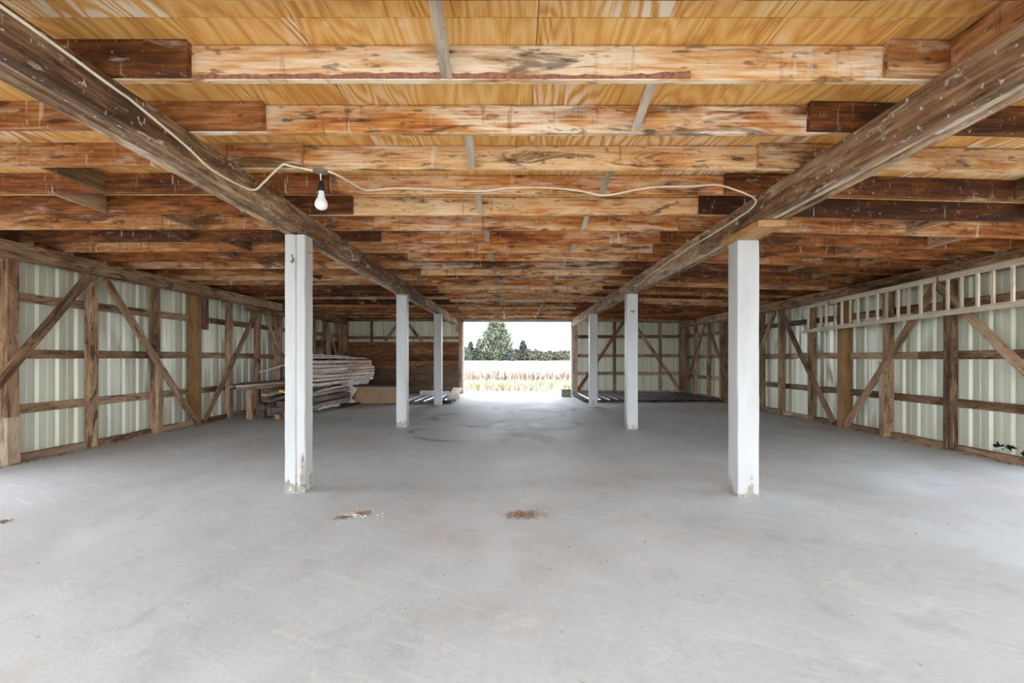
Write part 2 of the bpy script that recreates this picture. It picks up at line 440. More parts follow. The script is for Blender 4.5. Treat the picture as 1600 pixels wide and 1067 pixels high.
for n in range(n0, njo+1):
    y = J0+n*JS
    jt = random.uniform(-.008, .008)
    hz = JB+JH/2
    up_ = random.choice((0, .004, .009, .014, .018)) if n > 1 else 0
    o = timber('joist', (-2.52, y+.022, hz+up_/2), (2.60, y+.022, hz+up_/2-.004), .045, JH-up_, 'bleached_joist' if n in (0, 1) else 'joist', ceil)
    if n == 0:
        pts = []; bv, bf = [], []
        N = 90; hh = .03
        for i in range(N+1):
            x = -2.05+i*(3.0/N); hh = min(.046, max(.014, hh+random.uniform(-.007, .007)))
            bv += [(x, y-.004-random.uniform(0, .003), JB+.002), (x, y-.004-random.uniform(0, .004), JB+hh), (x, y+.001, JB+hh+.002), (x, y+.001, JB+.002)]
            if i:
                a = 4*(i-1); b = 4*i
                for q in range(4): bf.append((a+q, b+q, b+(q+1) % 4, a+(q+1) % 4))
        bk = link('bark_edge', mesh('bark_edge', bv, bf), 'bark'); adopt(bk, o)
    la, lb = -1.70+random.uniform(-.05, .05), 1.93+random.uniform(-.06, .06)
    if n == 0: la, lb = -1.735, 1.985
    if n == 1: la, lb = -1.65, 1.95
    if n == 2: la, lb = -1.67, 1.925
    dz = random.uniform(-.004, .006)
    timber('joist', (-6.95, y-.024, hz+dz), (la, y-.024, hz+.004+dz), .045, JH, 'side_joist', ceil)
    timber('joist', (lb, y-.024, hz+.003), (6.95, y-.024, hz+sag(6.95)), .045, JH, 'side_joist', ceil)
    # single diagonal bridging, alternating between two lines in each bay
    if n < njo:
        yb = y+JS
        for (xa, xb) in ((-.34, .83), (-3.75, -4.25), (4.60, 5.38)):
            x = xa if n % 2 == 0 else xb
            if xa == -.34: x = xb if n % 2 == 0 else xa
            x += random.uniform(-.02, .02)
            s = sag(x); side = abs(x) > 2
            if side:
                # solid board set on edge between two joists
                timber('blocking', (x, y+.0, JB+JH/2+s+.004), (x, yb-.048, JB+JH/2+s+.004), .042, JH-.012, 'wall_timber', ceil)
            else:
                timber('bridging', (x, y+.05, JB+JH-.02), (x-.01, yb-.005, JB+.015), .068, .022, 'bridging', ceil, up=(.45 if x < 0 else -.45, 0, .8))
# solid blocking on top of the beams beside the open front
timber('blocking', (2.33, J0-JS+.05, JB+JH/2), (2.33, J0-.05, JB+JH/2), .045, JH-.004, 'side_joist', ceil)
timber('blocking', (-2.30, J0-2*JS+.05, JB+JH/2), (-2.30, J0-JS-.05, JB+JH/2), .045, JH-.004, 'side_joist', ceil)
rf = mesh('roof', [(-7.4, YF-.3, 3.13), (7.4, YF-.3, 3.13), (7.4, YB+.5, 3.13), (-7.4, YB+.5, 3.13),
                   (-7.4, YF-.3, 3.2), (7.4, YF-.3, 3.2), (7.4, YB+.5, 3.2), (-7.4, YB+.5, 3.2)],
          [(3, 2, 1, 0), (4, 5, 6, 7), (0, 1, 5, 4), (1, 2, 6, 5), (2, 3, 7, 6), (3, 0, 4, 7)])
tag(link('roof', rf, 'roof'), kind='structure')

# ------------------------------------------------------------------ walls
RIB = .3048; PW = .9144
def siding_mesh(height, nrib=3, wd=PW, rib=.032):
    key = ('siding', round(height, 3), nrib, round(wd, 3))
    if key in CACHE: return CACHE[key]
    prof = []
    r = wd/nrib
    for i in range(nrib):
        x = i*r
        prof += [(x, rib), (x+.022, rib), (x+.052, 0), (x+.120, 0), (x+.128, .005), (x+.177, .005), (x+.185, 0), (x+r-.052, 0), (x+r-.022, rib)]
    prof.append((wd, rib)); prof.append((wd+.014, rib)); 
    n = len(prof)
    v = [(x, y, 0) for x, y in prof]+[(x, y, height) for x, y in prof]
    # overlap lip of the next sheet stands a little proud
    v[n-1] = (v[n-1][0], v[n-1][1]-.004, 0); v[2*n-1] = (v[2*n-1][0], v[2*n-1][1]-.004, height)
    f = [(i, i+1, n+i+1, n+i) for i in range(n-1)]
    me = mesh('metal_panel', v, f); me.materials.append(M['siding']); CACHE[key] = me
    return me

def side_wall(side):
    sx = -1 if side == 'left' else 1
    wl = root('wall_'+side, (sx*6.8, 8.6, 0), kind='structure')
    top = JB if sx < 0 else JB+sag(6.6)
    # corrugated sheets
    spans = []
    y = 2.3-PW*5
    while y < 2.2: spans.append(y); y += PW
    y = YW
    while y < YB: spans.append(y); y += PW
    for y in spans:
        o = link('metal_panel', siding_mesh(3.1 if sx < 0 else 3.0))
        # profile x runs along the wall, ribs stand outwards
        if sx < 0: o.matrix_basis = Matrix(((0, -1, 0, -6.80), (1, 0, 0, y), (0, 0, 1, -.02), (0, 0, 0, 1)))
        else:      o.matrix_basis = Matrix(((0, 1, 0, 6.80), (-1, 0, 0, y+PW), (0, 0, 1, -.02), (0, 0, 0, 1)))
        adopt(o, wl)
    # posts
    if sx < 0: posts = [2.8, 4.0, 5.2, 6.30, 7.56, 8.90, 10.02, 11.22, 12.45, 13.55, 14.75, 15.95, 17.15, 18.3]
    else:      posts = [2.5, 3.7, 4.9, 6.07, 7.32, 8.54, 9.68, 10.72, 11.94, 13.02, 14.1, 15.28, 16.4, 17.6]
    heavy = (6.30, 10.02, 13.55, 17.15) if sx < 0 else (9.68, 13.02, 15.28)
    for p in posts:
        hv = p in heavy
        d, wd = (.19, .16) if hv else (.115, .135)
        x = sx*(XW+d/2-(.03 if hv else 0))
        mt = 'new_post' if p in (10.02, 9.68) else 'wall_timber'
        if p == 6.30:
            timber('wall_post', (x, p, .62), (x, p, top-.21), wd, d, mt, wl, up=(1, 0, 0), wob=.004, seg=3)
            timber('wall_post', (x+.01, p, 0), (x+.01, p, .62), wd+.01, d, 'pale_timber', wl, up=(1, 0, 0), wob=.003, seg=2)
        else:
            timber('wall_post', (x, p, 0), (x, p, top-.21), wd, d, mt, wl, up=(1, 0, 0), wob=.004, seg=3)
    # top plate in lengths
    yy = YF
    first = True
    while yy < YB-.4:
        ln = random.uniform(3.4, 4.6); e = min(yy+ln, YB-.35)
        timber('top_plate', (sx*6.50, yy+.002, top-.105), (sx*6.50, e-.002, top-.105+random.uniform(-.004, .004)), .18, .205, 'wall_timber', wl, wob=.003, seg=2)
        yy = e
    # girts behind the posts
    for z in (2.23, 1.445, .705):
        yy = YW
        while yy < YB-.1:
            e = min(yy+random.choice((3.6, 2.4, 4.8)), YB-.05)
            timber('girt', (sx*6.755, yy+.002, z+random.uniform(-.012, .012)), (sx*6.755, e-.002, z+random.uniform(-.012, .012)), .045, .125, 'wall_timber', wl, wob=.003, seg=2)
            yy = e
    # sill on the slab between the posts
    for a, b in zip(posts[:-1], posts[1:]):
        if a < YW-.8: continue
        mt = 'pale_timber' if (sx < 0 and a < 7) else 'wall_timber'
        timber('sill', (sx*6.70, a+.085, .045+random.uniform(-.006, .01)), (sx*6.70, b-.085, .045), .10, .09, mt, wl, wob=.006, seg=3)
    # knee braces, inverted V from foot to plate
    if sx < 0: br = [(5.25, 7.42), (9.92, 7.70), (10.18, 12.32), (14.4, 12.6), (14.9, 16.9), (18.6, 17.0)]
    else:      br = [(4.95, 7.18), (9.55, 7.46), (9.82, 11.80) if False else (9.80, 7.46), (9.56, 11.80), (14.05, 12.08), (14.2, 16.26), (18.7, 16.5)]
    if sx > 0: br = [(5.0, 7.46), (9.50, 7.46), (9.86, 11.82), (14.0, 12.06), (14.2, 16.28), (18.6, 16.52)]
    for i, (yl, yh) in enumerate(br):
        timber('brace', (sx*(XW-.035), yl, .06), (sx*(XW-.035), yh, top-.235), .045, .125, 'wall_timber', wl, up=(0, 0, 1), wob=.004, seg=3)
    return wl
wall_l = side_wall('left')
wall_r = side_wall('right')
timber('scab_board', (6.575, 8.54, 0), (6.575, 8.54, 1.33), .15, .05, 'wall_timber', wall_r, up=(1, 0, 0), wob=.004, seg=3)
timber('scab_board', (-6.575, 8.90, 0), (-6.575, 8.90, 1.28), .145, .05, 'wall_timber', wall_l, up=(1, 0, 0), wob=.004, seg=3)
timber('scab_board', (-6.57, 10.22, 2.0), (-6.57, 10.22, 2.66), .16, .05, 'wall_timber', wall_l, up=(1, 0, 0), wob=.004, seg=3)
timber('splice_plate', (-6.44, 11.6, 2.60), (-6.44, 13.9, 2.60), .10, .12, 'wall_timber', wall_l, wob=.004, seg=3)

# boards lining the far left corner between the posts
for r in range(8):
    z = .13+r*.252
    mt = 'lining' if r > 3 else 'grey_lining'
    a = 14.9
    for (u, v) in ((14.86, 16.9), (16.91, 18.72)):
        timber('lining_plank', (-6.715, u, z), (-6.715, v, z+random.uniform(-.004, .004)), .024, .251, mt, wall_l, wob=.002, seg=2)

# rear wall
wb = root('wall_back', (0, YB, 0), kind='structure')
DX0, DX1, DZ = -1.96, 2.22, 2.80
def rear_panel(x, z0, h, wd=PW):
    nr = max(1, round(wd/RIB))
    o = link('metal_panel', siding_mesh(h, nr, wd)); o.location = (x, YB+.12, z0)
    return adopt(o, wb)
x = DX1+.16
while x < 6.75:
    wd = min(PW, 7.0-x); rear_panel(x, -.02, 3.1, wd); x += wd
x = -7.0
while x < DX0-.2:
    wd = min(PW, DX0-.14-x); rear_panel(x, -.02, 3.1, wd); x += wd
# header above the door
timber('header', (DX0-.25, YB+.02, 2.85), (DX1+.25, YB+.02, 2.85), .09, .09, 'wall_timber', wb)
rear_panel(DX0-.14, DZ+.06, .30, (DX1+.30-DX0))
for z in (2.23, 1.485, .785):
    timber('girt', (DX1+.2, YB+.07, z), (6.7, YB+.07, z+.004), .045, .13, 'wall_timber', wb, wob=.003, seg=3)
timber('sill', (DX1+.2, YB+.04, .06), (6.6, YB+.04, .06), .10, .12, 'wall_timber', wb, wob=.005, seg=3)
timber('girt', (-6.7, YB+.07, 2.19), (DX0-.2, YB+.07, 2.19), .045, .11, 'wall_timber', wb, wob=.003, seg=3)
timber('rail', (-6.6, YB+.0, 2.90-.02), (DX0-.2, YB+.0, 2.88), .06, .10, 'wall_timber', wb)
timber('rail', (DX1+.2, YB+.0, 2.88), (6.6, YB+.0, 2.80), .06, .10, 'wall_timber', wb)
for xx in (3.95, 5.75): timber('wall_post', (xx, YB+.02, 0), (xx, YB+.02, 2.83), .09, .10, 'wall_timber', wb, wob=.003, seg=2)
for xx in (-5.58, -3.10): timber('wall_post', (xx, YB+.03, 0), (xx, YB+.03, 2.83), .09, .08, 'wall_timber', wb, wob=.003, seg=2)
for p, q in (((2.50, .13), (4.30, 2.82)), ((6.50, .13), (4.78, 2.62)), ((-5.02, 2.06), (-4.50, 2.80)), ((-3.60, 2.06), (-4.20, 2.80))):
    timber('brace', (p[0], YB-.055, p[1]), (q[0], YB-.055, q[1]), .045, .11, 'wall_timber', wb, wob=.003, seg=3)
# corner posts
timber('wall_post', (6.58, YB-.15, 0), (6.58, YB-.15, 2.80), .24, .24, 'wall_timber', wb, wob=.004, seg=3)
timber('wall_post', (-6.58, YB-.12, 0), (-6.58, YB-.12, 2.88), .20, .20, 'wall_timber', wb, wob=.004, seg=3)
# horizontal plank lining left of the door
for r in range(8):
    z = .13+r*.252
    mt = 'lining' if r > 3 else 'grey_lining'
    cuts = [-6.6, random.uniform(-4.9, -3.6), DX0-.16]
    for u, v in zip(cuts[:-1], cuts[1:]):
        timber('lining_plank', (u+.002, YB-.025, z), (v-.002, YB-.025, z+random.uniform(-.006, .006)), .026, .2515, mt, wb, wob=.002, seg=2)
# door jambs and trim
dr = root('door_1', ((DX0+DX1)/2, YB, 0), kind='structure')
timber('jamb', (DX0-.045, YB+.03, 0), (DX0-.045, YB+.03, DZ+.06), .24, .07, 'white_trim', dr, up=(1, 0, 0))
timber('jamb_post', (DX0-.14, YB-.02, 0), (DX0-.14, YB-.02, 2.86), .16, .12, 'wall_timber', dr, up=(1, 0, 0), wob=.003, seg=2)
timber('jamb', (DX1+.05, YB+.03, 0), (DX1+.05, YB+.03, DZ+.06), .24, .08, 'white_trim', dr, up=(1, 0, 0))
timber('jamb_post', (DX1+.18, YB-.04, 0), (DX1+.18, YB-.04, 2.66), .14, .17, 'pale_timber', dr, up=(1, 0, 0), wob=.003, seg=2)
timber('head_trim', (DX0-.08, YB+.01, DZ+.03), (DX1+.09, YB+.01, DZ+.03), .20, .07, 'white_trim', dr)
timber('corner_bracket', (DX0-.26, YB-.12, 2.42), (DX0-.26, YB-.12, 2.66), .10, .10, 'wall_timber', dr, up=(1, 0, 0))

# torn, rusted-through bottom of the sheet at the right wall
for (yy, zz, sc) in ((6.72, .16, .10), (6.58, .175, .085), (6.38, .13, .07), (6.22, .12, .09)):
    v, f = [], []
    N = 14
    for i in range(N):
        a = 2*math.pi*i/N; rr = sc*random.uniform(.3, 1.3)
        v.append((6.792, yy+rr*math.cos(a)*1.1, zz+rr*math.sin(a)*.55))
    v += [(6.800, q[1], q[2]) for q in v]
    f = [tuple(range(N)), tuple(range(2*N-1, N-1, -1))]+[(i, (i+1) % N, N+(i+1) % N, N+i) for i in range(N)]
    adopt(link('rust_hole', mesh('rust_hole', v, f), 'hole'), wall_r)
for (yy, zz, a, b) in ((6.74, .13, .05, .012), (6.68, .15, .04, .012), (6.20, .10, .06, .03)):
    timber('daylight_flake', (6.785, yy-a, zz+.01), (6.785, yy+a, zz-.01), .003, b*2, 'white_bit', wall_r)  # white flakes stand in for bright outdoors seen through the torn holes

# ------------------------------------------------------------------ main beams: three planks spiked together
def beam(name, x0, x1, zb, zt, label):
    b = root(name, ((x0+x1)/2, 8.6, zb), label, 'beam')
    wd = (x1-x0)/3
    for i in range(3):
        xm = x0+wd*(i+.5)
        y = YF+.1
        offs = (3.3, 5.1, 4.2)[i]
        y1 = y+offs
        drop = (0, .012, .004)[i]
        while y < YB-.35:
            y1 = min(y1, YB-.3)
            timber('plank', (xm, y+.002, (zb+zt)/2+drop/2), (xm, y1-.002, (zb+zt)/2+drop/2), wd-.003, zt-zb-drop, 'beam', b, wob=.003, seg=4, ch=.005)
            y = y1; y1 = y+4.9
    return b
beam('timber_beam', -2.375, -2.15, 2.68, JB, 'built-up brown timber beam with cream cable, above the posts on the lumber pile side')
beam('timber_beam', 2.24, 2.46, 2.645, JB-.006, 'built-up brown timber beam above the posts on the ladder side')

# ------------------------------------------------------------------ white posts
def post(x0, x1, yf, top, label, depth=None, seam=None, cap=None):
    d = depth or (x1-x0)
    xm, ym = (x0+x1)/2, yf+d/2
    r = root('white_post', (xm, ym, 0), label, 'post', 'white painted barn posts')
    def prism(name, xa, xb, ya, yb, z0, z1, nz=14):
        v, f = [], []
        ch = .008
        for i in range(nz+1):
            z = z0+(z1-z0)*i/nz
            q = .004 if 0 < i < nz else 0
            pr = [(xa+ch, ya), (xb-ch, ya), (xb, ya+ch), (xb, yb-ch), (xb-ch, yb), (xa+ch, yb), (xa, yb-ch), (xa, ya+ch)]
            for (px, py) in pr: v.append((px-xm+random.uniform(-q, q)*.5, py-ym+random.uniform(-q, q)*.5, z))
        for i in range(nz):
            for j in range(8):
                k = (j+1) % 8; f.append((i*8+j, i*8+k, (i+1)*8+k, (i+1)*8+j))
        f.append(tuple(range(7, -1, -1))); f.append(tuple(nz*8+j for j in range(8)))
        o = link(name, mesh(name, v, f), 'paint'); o.location = (xm, ym, 0)
        return adopt(o, r)
    if seam:
        s = x0+(x1-x0)*seam
        prism('board', x0, s-.0015, yf, yf+d, .004, top)
        prism('board', s+.0015, x1, yf+.002, yf+d, .004, top)
    else:
        prism('shaft', x0, x1, yf, yf+d, .004, top)
    # crumbling mortar around the foot
    v, f = [], []; N = 28
    for i in range(N):
        t = i/N*4; k = int(t); u = t-k
        cs = [(x0, yf), (x1, yf), (x1, yf+d), (x0, yf+d)]
        a, b = cs[k], cs[(k+1) % 4]
        px, py = a[0]+(b[0]-a[0])*u, a[1]+(b[1]-a[1])*u
        e = random.uniform(.004, .018)
        dx, dy = (px-xm), (py-ym); L = math.hypot(dx, dy)
        v.append((px+dx/L*e, py+dy/L*e, 0)); v.append((px+dx/L*.001, py+dy/L*.001, random.uniform(.008, .03)))
    f = [(2*i, 2*((i+1) % N), 2*((i+1) % N)+1, 2*i+1) for i in range(N)]
    adopt(link('mortar_foot', mesh('mortar_foot', v, f), 'stone'), r)
    if cap:
        timber('cap_block', cap[0], cap[1], cap[2], cap[3], cap[4], r)
    return r
L1 = post(-2.379, -2.169, 4.98, 2.68, 'white post with rusty wire hook and peeling foot, nearest one on the lumber pile side', .20, .55)
L2 = post(-2.36, -2.15, 9.62, 2.655, 'middle white post of the row on the lumber pile side', .20, None, ((-2.39, 9.72, 2.667), (-2.11, 9.72, 2.667), .24, .024, 'pale_timber'))
L3 = post(-2.335, -2.11, 13.98, 2.68, 'farthest white post on the lumber pile side, next to blue-grey sheets', .21)
R1 = post(2.257, 2.475, 4.84, 2.585, 'nearest white post on the ladder side under an orange bearing block', .22, None, ((2.33, 4.33, 2.615), (2.33, 5.12, 2.615), .25, .058, 'block_wood'))
R2 = post(2.205, 2.42, 9.36, 2.645, 'middle white post on the ladder side with a small red-brown hook', .21)
R3 = post(2.15, 2.375, 13.62, 2.645, 'farthest white post on the ladder side, beside dark metal sheets', .21)
pp = [(-2.235, .03), (-2.19, .02), (-2.171, .05), (-2.171, .30), (-2.182, .385), (-2.19, .42), (-2.205, .37), (-2.215, .30), (-2.205, .22), (-2.222, .17), (-2.212, .10)]
adopt(link('peeled_patch', mesh('peeled_patch', [(x, 4.9795, z) for x, z in pp]+[(x, 4.984, z) for x, z in pp], [tuple(range(11)), tuple(range(21, 10, -1))]+[(i, (i+1) % 11, 11+(i+1) % 11, 11+i) for i in range(11)]), 'old_wood'), L1)
pp = [(-2.376, .03), (-2.34, .025), (-2.318, .05), (-2.33, .08), (-2.322, .11), (-2.345, .15), (-2.355, .11), (-2.37, .12)]
adopt(link('peeled_patch', mesh('peeled_patch', [(x, 4.9765, z) for x, z in pp]+[(x, 4.982, z) for x, z in pp], [tuple(range(8)), tuple(range(15, 7, -1))]+[(i, (i+1) % 8, 8+(i+1) % 8, 8+i) for i in range(8)]), 'stone'), L1)
hk = smooth_pts([(-2.300, 4.985, 2.47), (-2.298, 4.965, 2.465), (-2.285, 4.955, 2.43), (-2.275, 4.955, 2.40), (-2.29, 4.955, 2.385), (-2.305, 4.958, 2.395), (-2.285, 4.96, 2.41), (-2.268, 4.955, 2.425)])
adopt(link('wire_hook', tube_mesh(hk, .0045), 'rust'), L1)
adopt(link('nail', tube_mesh([(-2.17, 5.05, 2.50), (-2.13, 5.04, 2.505)], .004), 'rust'), L1)
hk = smooth_pts([(2.285, 9.37, 2.32), (2.29, 9.33, 2.30), (2.31, 9.32, 2.29), (2.33, 9.33, 2.295), (2.345, 9.35, 2.305), (2.35, 9.37, 2.32)])
adopt(link('hook', tube_mesh(hk, .008), 'rust'), R2)

# ------------------------------------------------------------------ bulb and cable
lamp = root('hanging_bulb', (-1.545, 3.86, 2.57), 'bare frosted light bulb in black socket hanging from a joist', 'light bulb')
o = link('ceiling_rose', lathe([(.035, 0), (.058, .012), (.06, .022), (.05, .026)]), 'rose'); o.location = (-1.545, 3.84, 2.874); adopt(o, lamp)
adopt(link('flex', tube_mesh(smooth_pts([(-1.545, 3.84, 2.88), (-1.548, 3.845, 2.85), (-1.545, 3.85, 2.80)]), .0045), 'cable'), lamp)
o = link('socket', lathe([(.006, .078), (.014, .072), (.019, .055), (.022, .03), (.0225, .004), (.021, 0)][::-1]), 'black'); o.location = (-1.545, 3.85, 2.735); o.scale = (1.15, 1.15, 1.1); adopt(o, lamp)
prof = []
for i in range(15):
    t = i/14
    z = -.135*t
    if t < .35: r = .0175+.006*(t/.35)**2
    else:
        a = (t-.35)/.65
        r = .0235+.0165*math.sin(min(1, a/.55)*math.pi/2) if a < .55 else .04*math.sqrt(max(0, 1-((a-.55)/.45)**2))
    prof.append((max(r, .001), z))
o = link('bulb', lathe(prof[::-1], 24), 'bulb'); o.location = (-1.545, 3.85, 2.738); o.scale = (1.25, 1.25, 1.15); adopt(o, lamp)

def on_left(px_y_z): return [(-2.144, y, z) for (y, z) in px_y_z]
cp = on_left([(1.2, 2.86), (2.0, 2.868), (2.576, 2.845), (2.70, 2.84), (3.13, 2.785), (3.39, 2.735), (3.71, 2.745)])
cp += [(-2.13, 3.93, 2.775), (-2.02, 3.88, 2.82), (-1.80, 3.72, 2.892), (-1.74, 3.74, 2.894), (-1.60, 3.83, 2.893)]
tag(link('electric_cable', tube_mesh(smooth_pts(cp), .0085), 'cable'), 'cream cable stapled along the lumber-side beam and leading to the bulb', 'cable')
cp = [(-1.49, 3.84, 2.893), (-1.44, 3.90, 2.888), (-1.40, 4.10, 2.90), (-1.36, 4.33, 2.918), (-1.29, 4.366, 2.925)]
for (px, py) in ((620, 294), (680, 296), (720, 298), (760, 298), (790, 294), (850, 293), (905, 298), (945, 305), (1000, 297), (1030, 294), (1080, 293), (1118, 291)):
    cp.append(((px-803)*4.366/750, 4.366 if px < 980 else 4.33, 1.4+(559-py)*4.366/750))
cp += [(2.02, 4.345, 2.915), (2.17, 4.37, 2.865), (2.228, 4.42, 2.83)]
cp += [(2.232, y, z) for (y, z) in ((4.54, 2.80), (4.73, 2.795), (5.32, 2.79), (6.1, 2.80), (6.83, 2.79), (7.5, 2.775), (8.15, 2.745), (8.5, 2.71), (9.0, 2.745))]
tag(link('electric_cable', tube_mesh(smooth_pts(cp), .0085), 'cable'), 'cream cable draped along a joist from the bulb to the ladder-side beam', 'cable')

# ------------------------------------------------------------------ ladder hung on the right wall
lad = root('extension_ladder', (6.35, 8.2, 1.97), 'long weathered wooden extension ladder hung sideways along the metal wall', 'ladder')
def lz(y, top): return (2.49 if top else 1.965)+(10.4-y)*.024
for (xx, y0, y1, rungs, dz) in ((6.30, 5.0, 10.5, [5.15, 5.6, 6.06, 6.52, 6.97, 7.43, 7.87, 8.32, 8.79, 9.22, 9.68, 10.28], 0), (6.40, 5.4, 10.25, [5.5, 5.95, 6.41, 6.86, 7.31, 7.78, 8.24, 8.69, 9.13, 9.56, 10.0], .035)):
    for tp in (0, 1):
        timber('rail', (xx, y0, lz(y0, tp)+dz), (xx, y1, lz(y1, tp)+dz), .032, .075 if tp else .062, 'ladder', lad)
    for y in rungs:
        timber('rung', (xx, y, lz(y, 0)+dz+.02), (xx, y, lz(y, 1)+dz-.02), .042, .03, 'ladder', lad, up=(1, 0, 0))
for y in (7.1, 9.55):
    adopt(link('hanger', tube_mesh(smooth_pts([(6.58, y, lz(y, 1)+.07), (6.45, y, lz(y, 1)-.045), (6.28, y, lz(y, 1)-.045), (6.265, y, lz(y, 1)+.03)]), .008), 'rust'), lad)

# ------------------------------------------------------------------ stored sheets and lumber
def sheet_mesh(wd, ln, mat, rib=.024, nr=3, t=.004):
    key = ('sheet', wd, ln, mat)
    if key in CACHE: return CACHE[key]
    r = wd/nr; pr = []
    for i in range(nr):
        x = i*r; pr += [(x, rib), (x+.02, rib), (x+.04, 0), (x+r-.04, 0), (x+r-.02, rib)]
    pr.append((wd, rib)); n = len(pr)
    v = [(x-wd/2, -ln/2, z+t) for x, z in pr]+[(x-wd/2, ln/2, z+t) for x, z in pr]+[(x-wd/2, -ln/2, z) for x, z in pr]+[(x-wd/2, ln/2, z) for x, z in pr]
    f = []
    for i in range(n-1):
        f += [(i, i+1, n+i+1, n+i), (2*n+i+1, 2*n+i, 3*n+i, 3*n+i+1), (2*n+i, 2*n+i+1, i+1, i), (n+i, n+i+1, 3*n+i+1, 3*n+i)]
    f += [(0, n, 3*n, 2*n), (n-1, 3*n-1, 4*n-1, 2*n-1)]
    me = mesh('sheet', v, f); me.materials.append(M[mat]); CACHE[key] = me
    return me
ordn = ['leftmost', 'second from left', 'middle', 'second from right', 'rightmost']
for i in range(5):
    xm = 2.58+i*.872
    for lay in range(2):
        o = link('roofing_sheet', sheet_mesh(.86, 3.45, 'dark_sheet'))
        o.location = (xm+lay*.004, 16.78+random.uniform(-.03, .03)+(.05*i if i < 2 else 0), .032+.033*lay)
        o.rotation_euler.z = .010
        tag(o, '%s dark ribbed metal roofing sheet lying by the rear wall, %s layer' % (ordn[i], ('lower', 'upper')[lay]), 'metal sheet', 'dark roofing sheets on the floor')
for i, y in enumerate((15.25, 18.2)):
    tag(timber('batten', (2.25, y, .014), (6.45, y, .014), .05, .026, 'old_wood'), 'thin batten carrying the dark roofing sheets, %s end' % ('front', 'rear')[i], 'batten')
tag(timber('paper_scrap', (6.05, 18.55, .10), (6.45, 18.5, .10), .12, .012, 'white_bit'), 'white scrap lying on the dark sheets in the rear corner', 'scrap')

for i in range(2):
    o = link('roofing_sheet', sheet_mesh(.80, 2.3, 'blue_sheet')); o.location = (-2.86+i*.62, 15.62+i*.06, .075+i*.034); o.rotation_euler.z = -.02+.02*i
    tag(o, ('lower blue-grey ribbed sheet on pallet beside brown box', 'upper blue-grey ribbed sheet next to the farthest lumber-side post')[i], 'metal sheet', 'blue-grey sheets by the door')
pal = root('pallet', (-2.6, 15.6, 0), 'low grey wooden pallet under the blue-grey sheets near the door', 'pallet')
for y in (14.6, 15.6, 16.6): timber('runner', (-3.25, y, .03), (-1.9, y, .03), .09, .055, 'old_wood', pal)
for x in (-3.2, -2.95, -2.7, -2.45, -2.2, -1.95): timber('slat', (x, 14.5, .064), (x, 16.75, .064), .12, .012, 'old_wood', pal)
tag(timber('grey_board', (-1.93, 15.0, .13), (-2.05, 17.5, .30), .32, .03, 'lumber', None), 'pale grey board tilted at the left edge of the door', 'board')
tag(timber('white_board', (-3.45, 17.6, .10), (-2.85, 17.6, .10), .03, .20, 'white_bit', None), 'short white board standing behind the blue-grey sheets', 'board')
tag(timber('white_board', (-2.72, 17.6, .09), (-2.36, 17.6, .09), .03, .18, 'white_bit', None), 'smallest white offcut standing behind the blue-grey sheets', 'board')

# concrete-like block by the door
blk = timber('timber_block', (1.72, 17.42, .13), (2.05, 17.42, .13), .34, .26, 'stone', None, wob=.006, seg=3, ch=.012)
tag(blk, 'squat grey-brown block standing at the right side of the doorway', 'block')

# brown box
bx = root('storage_box', (-4.15, 14.75, 0), 'brown hardboard box with a dark lid between the lumber pile and the white post', 'box')
for (p0, p1, wd, h, mt, nm) in (((-4.80, 14.42, .28), (-3.42, 14.42, .28), .02, .50, 'brown_panel', 'front_panel'),
                                ((-4.80, 15.10, .28), (-3.42, 15.10, .28), .02, .50, 'brown_panel', 'rear_panel'),
                                ((-4.79, 14.44, .28), (-4.79, 15.09, .28), .02, .50, 'brown_panel', 'side_panel'),
                                ((-3.43, 14.44, .28), (-3.43, 15.09, .28), .02, .50, 'brown_panel', 'side_panel'),
                                ((-4.82, 14.77, .548), (-3.40, 14.77, .548), .70, .03, 'dark_top', 'lid'),
                                ((-4.78, 14.77, .015), (-3.44, 14.77, .015), .66, .03, 'old_wood', 'base')):
    timber(nm, p0, p1, wd, h, mt, bx)

# bench along the wall
be = root('work_bench', (-6.2, 12.0, 0), 'rough plank bench along the wall in front of the lumber pile', 'bench')
timber('bench_board', (-6.42, 10.85, .745), (-6.05, 13.3, .745), .15, .05, 'pale_timber', be, wob=.003, seg=2)
timber('bench_board', (-6.24, 10.90, .755), (-5.87, 13.35, .755), .17, .05, 'lumber', be, wob=.003, seg=2)
timber('bench_board', (-6.26, 10.95, .69), (-5.86, 13.3, .69), .19, .06, 'pale_timber', be, wob=.003, seg=2)
for (x, y, z) in ((-6.03, 10.98, .66), (-5.95, 11.55, .66), (-5.7, 13.1, .66), (-6.2, 13.1, .66)): timber('leg', (x, y, 0), (x, y, z), .13, .10, 'wall_timber', be)
tag(timber('offcut', (-6.30, 11.2, .80), (-6.02, 12.6, .80), .20, .03, 'old_wood', None, wob=.006, seg=3), 'grey weathered offcut lying on the plank bench', 'board')
tag(timber('offcut', (-6.44, 11.6, .788), (-6.26, 12.5, .788), .10, .03, 'old_wood', None, wob=.005, seg=3), 'narrow grey strip on the plank bench against the wall', 'board')

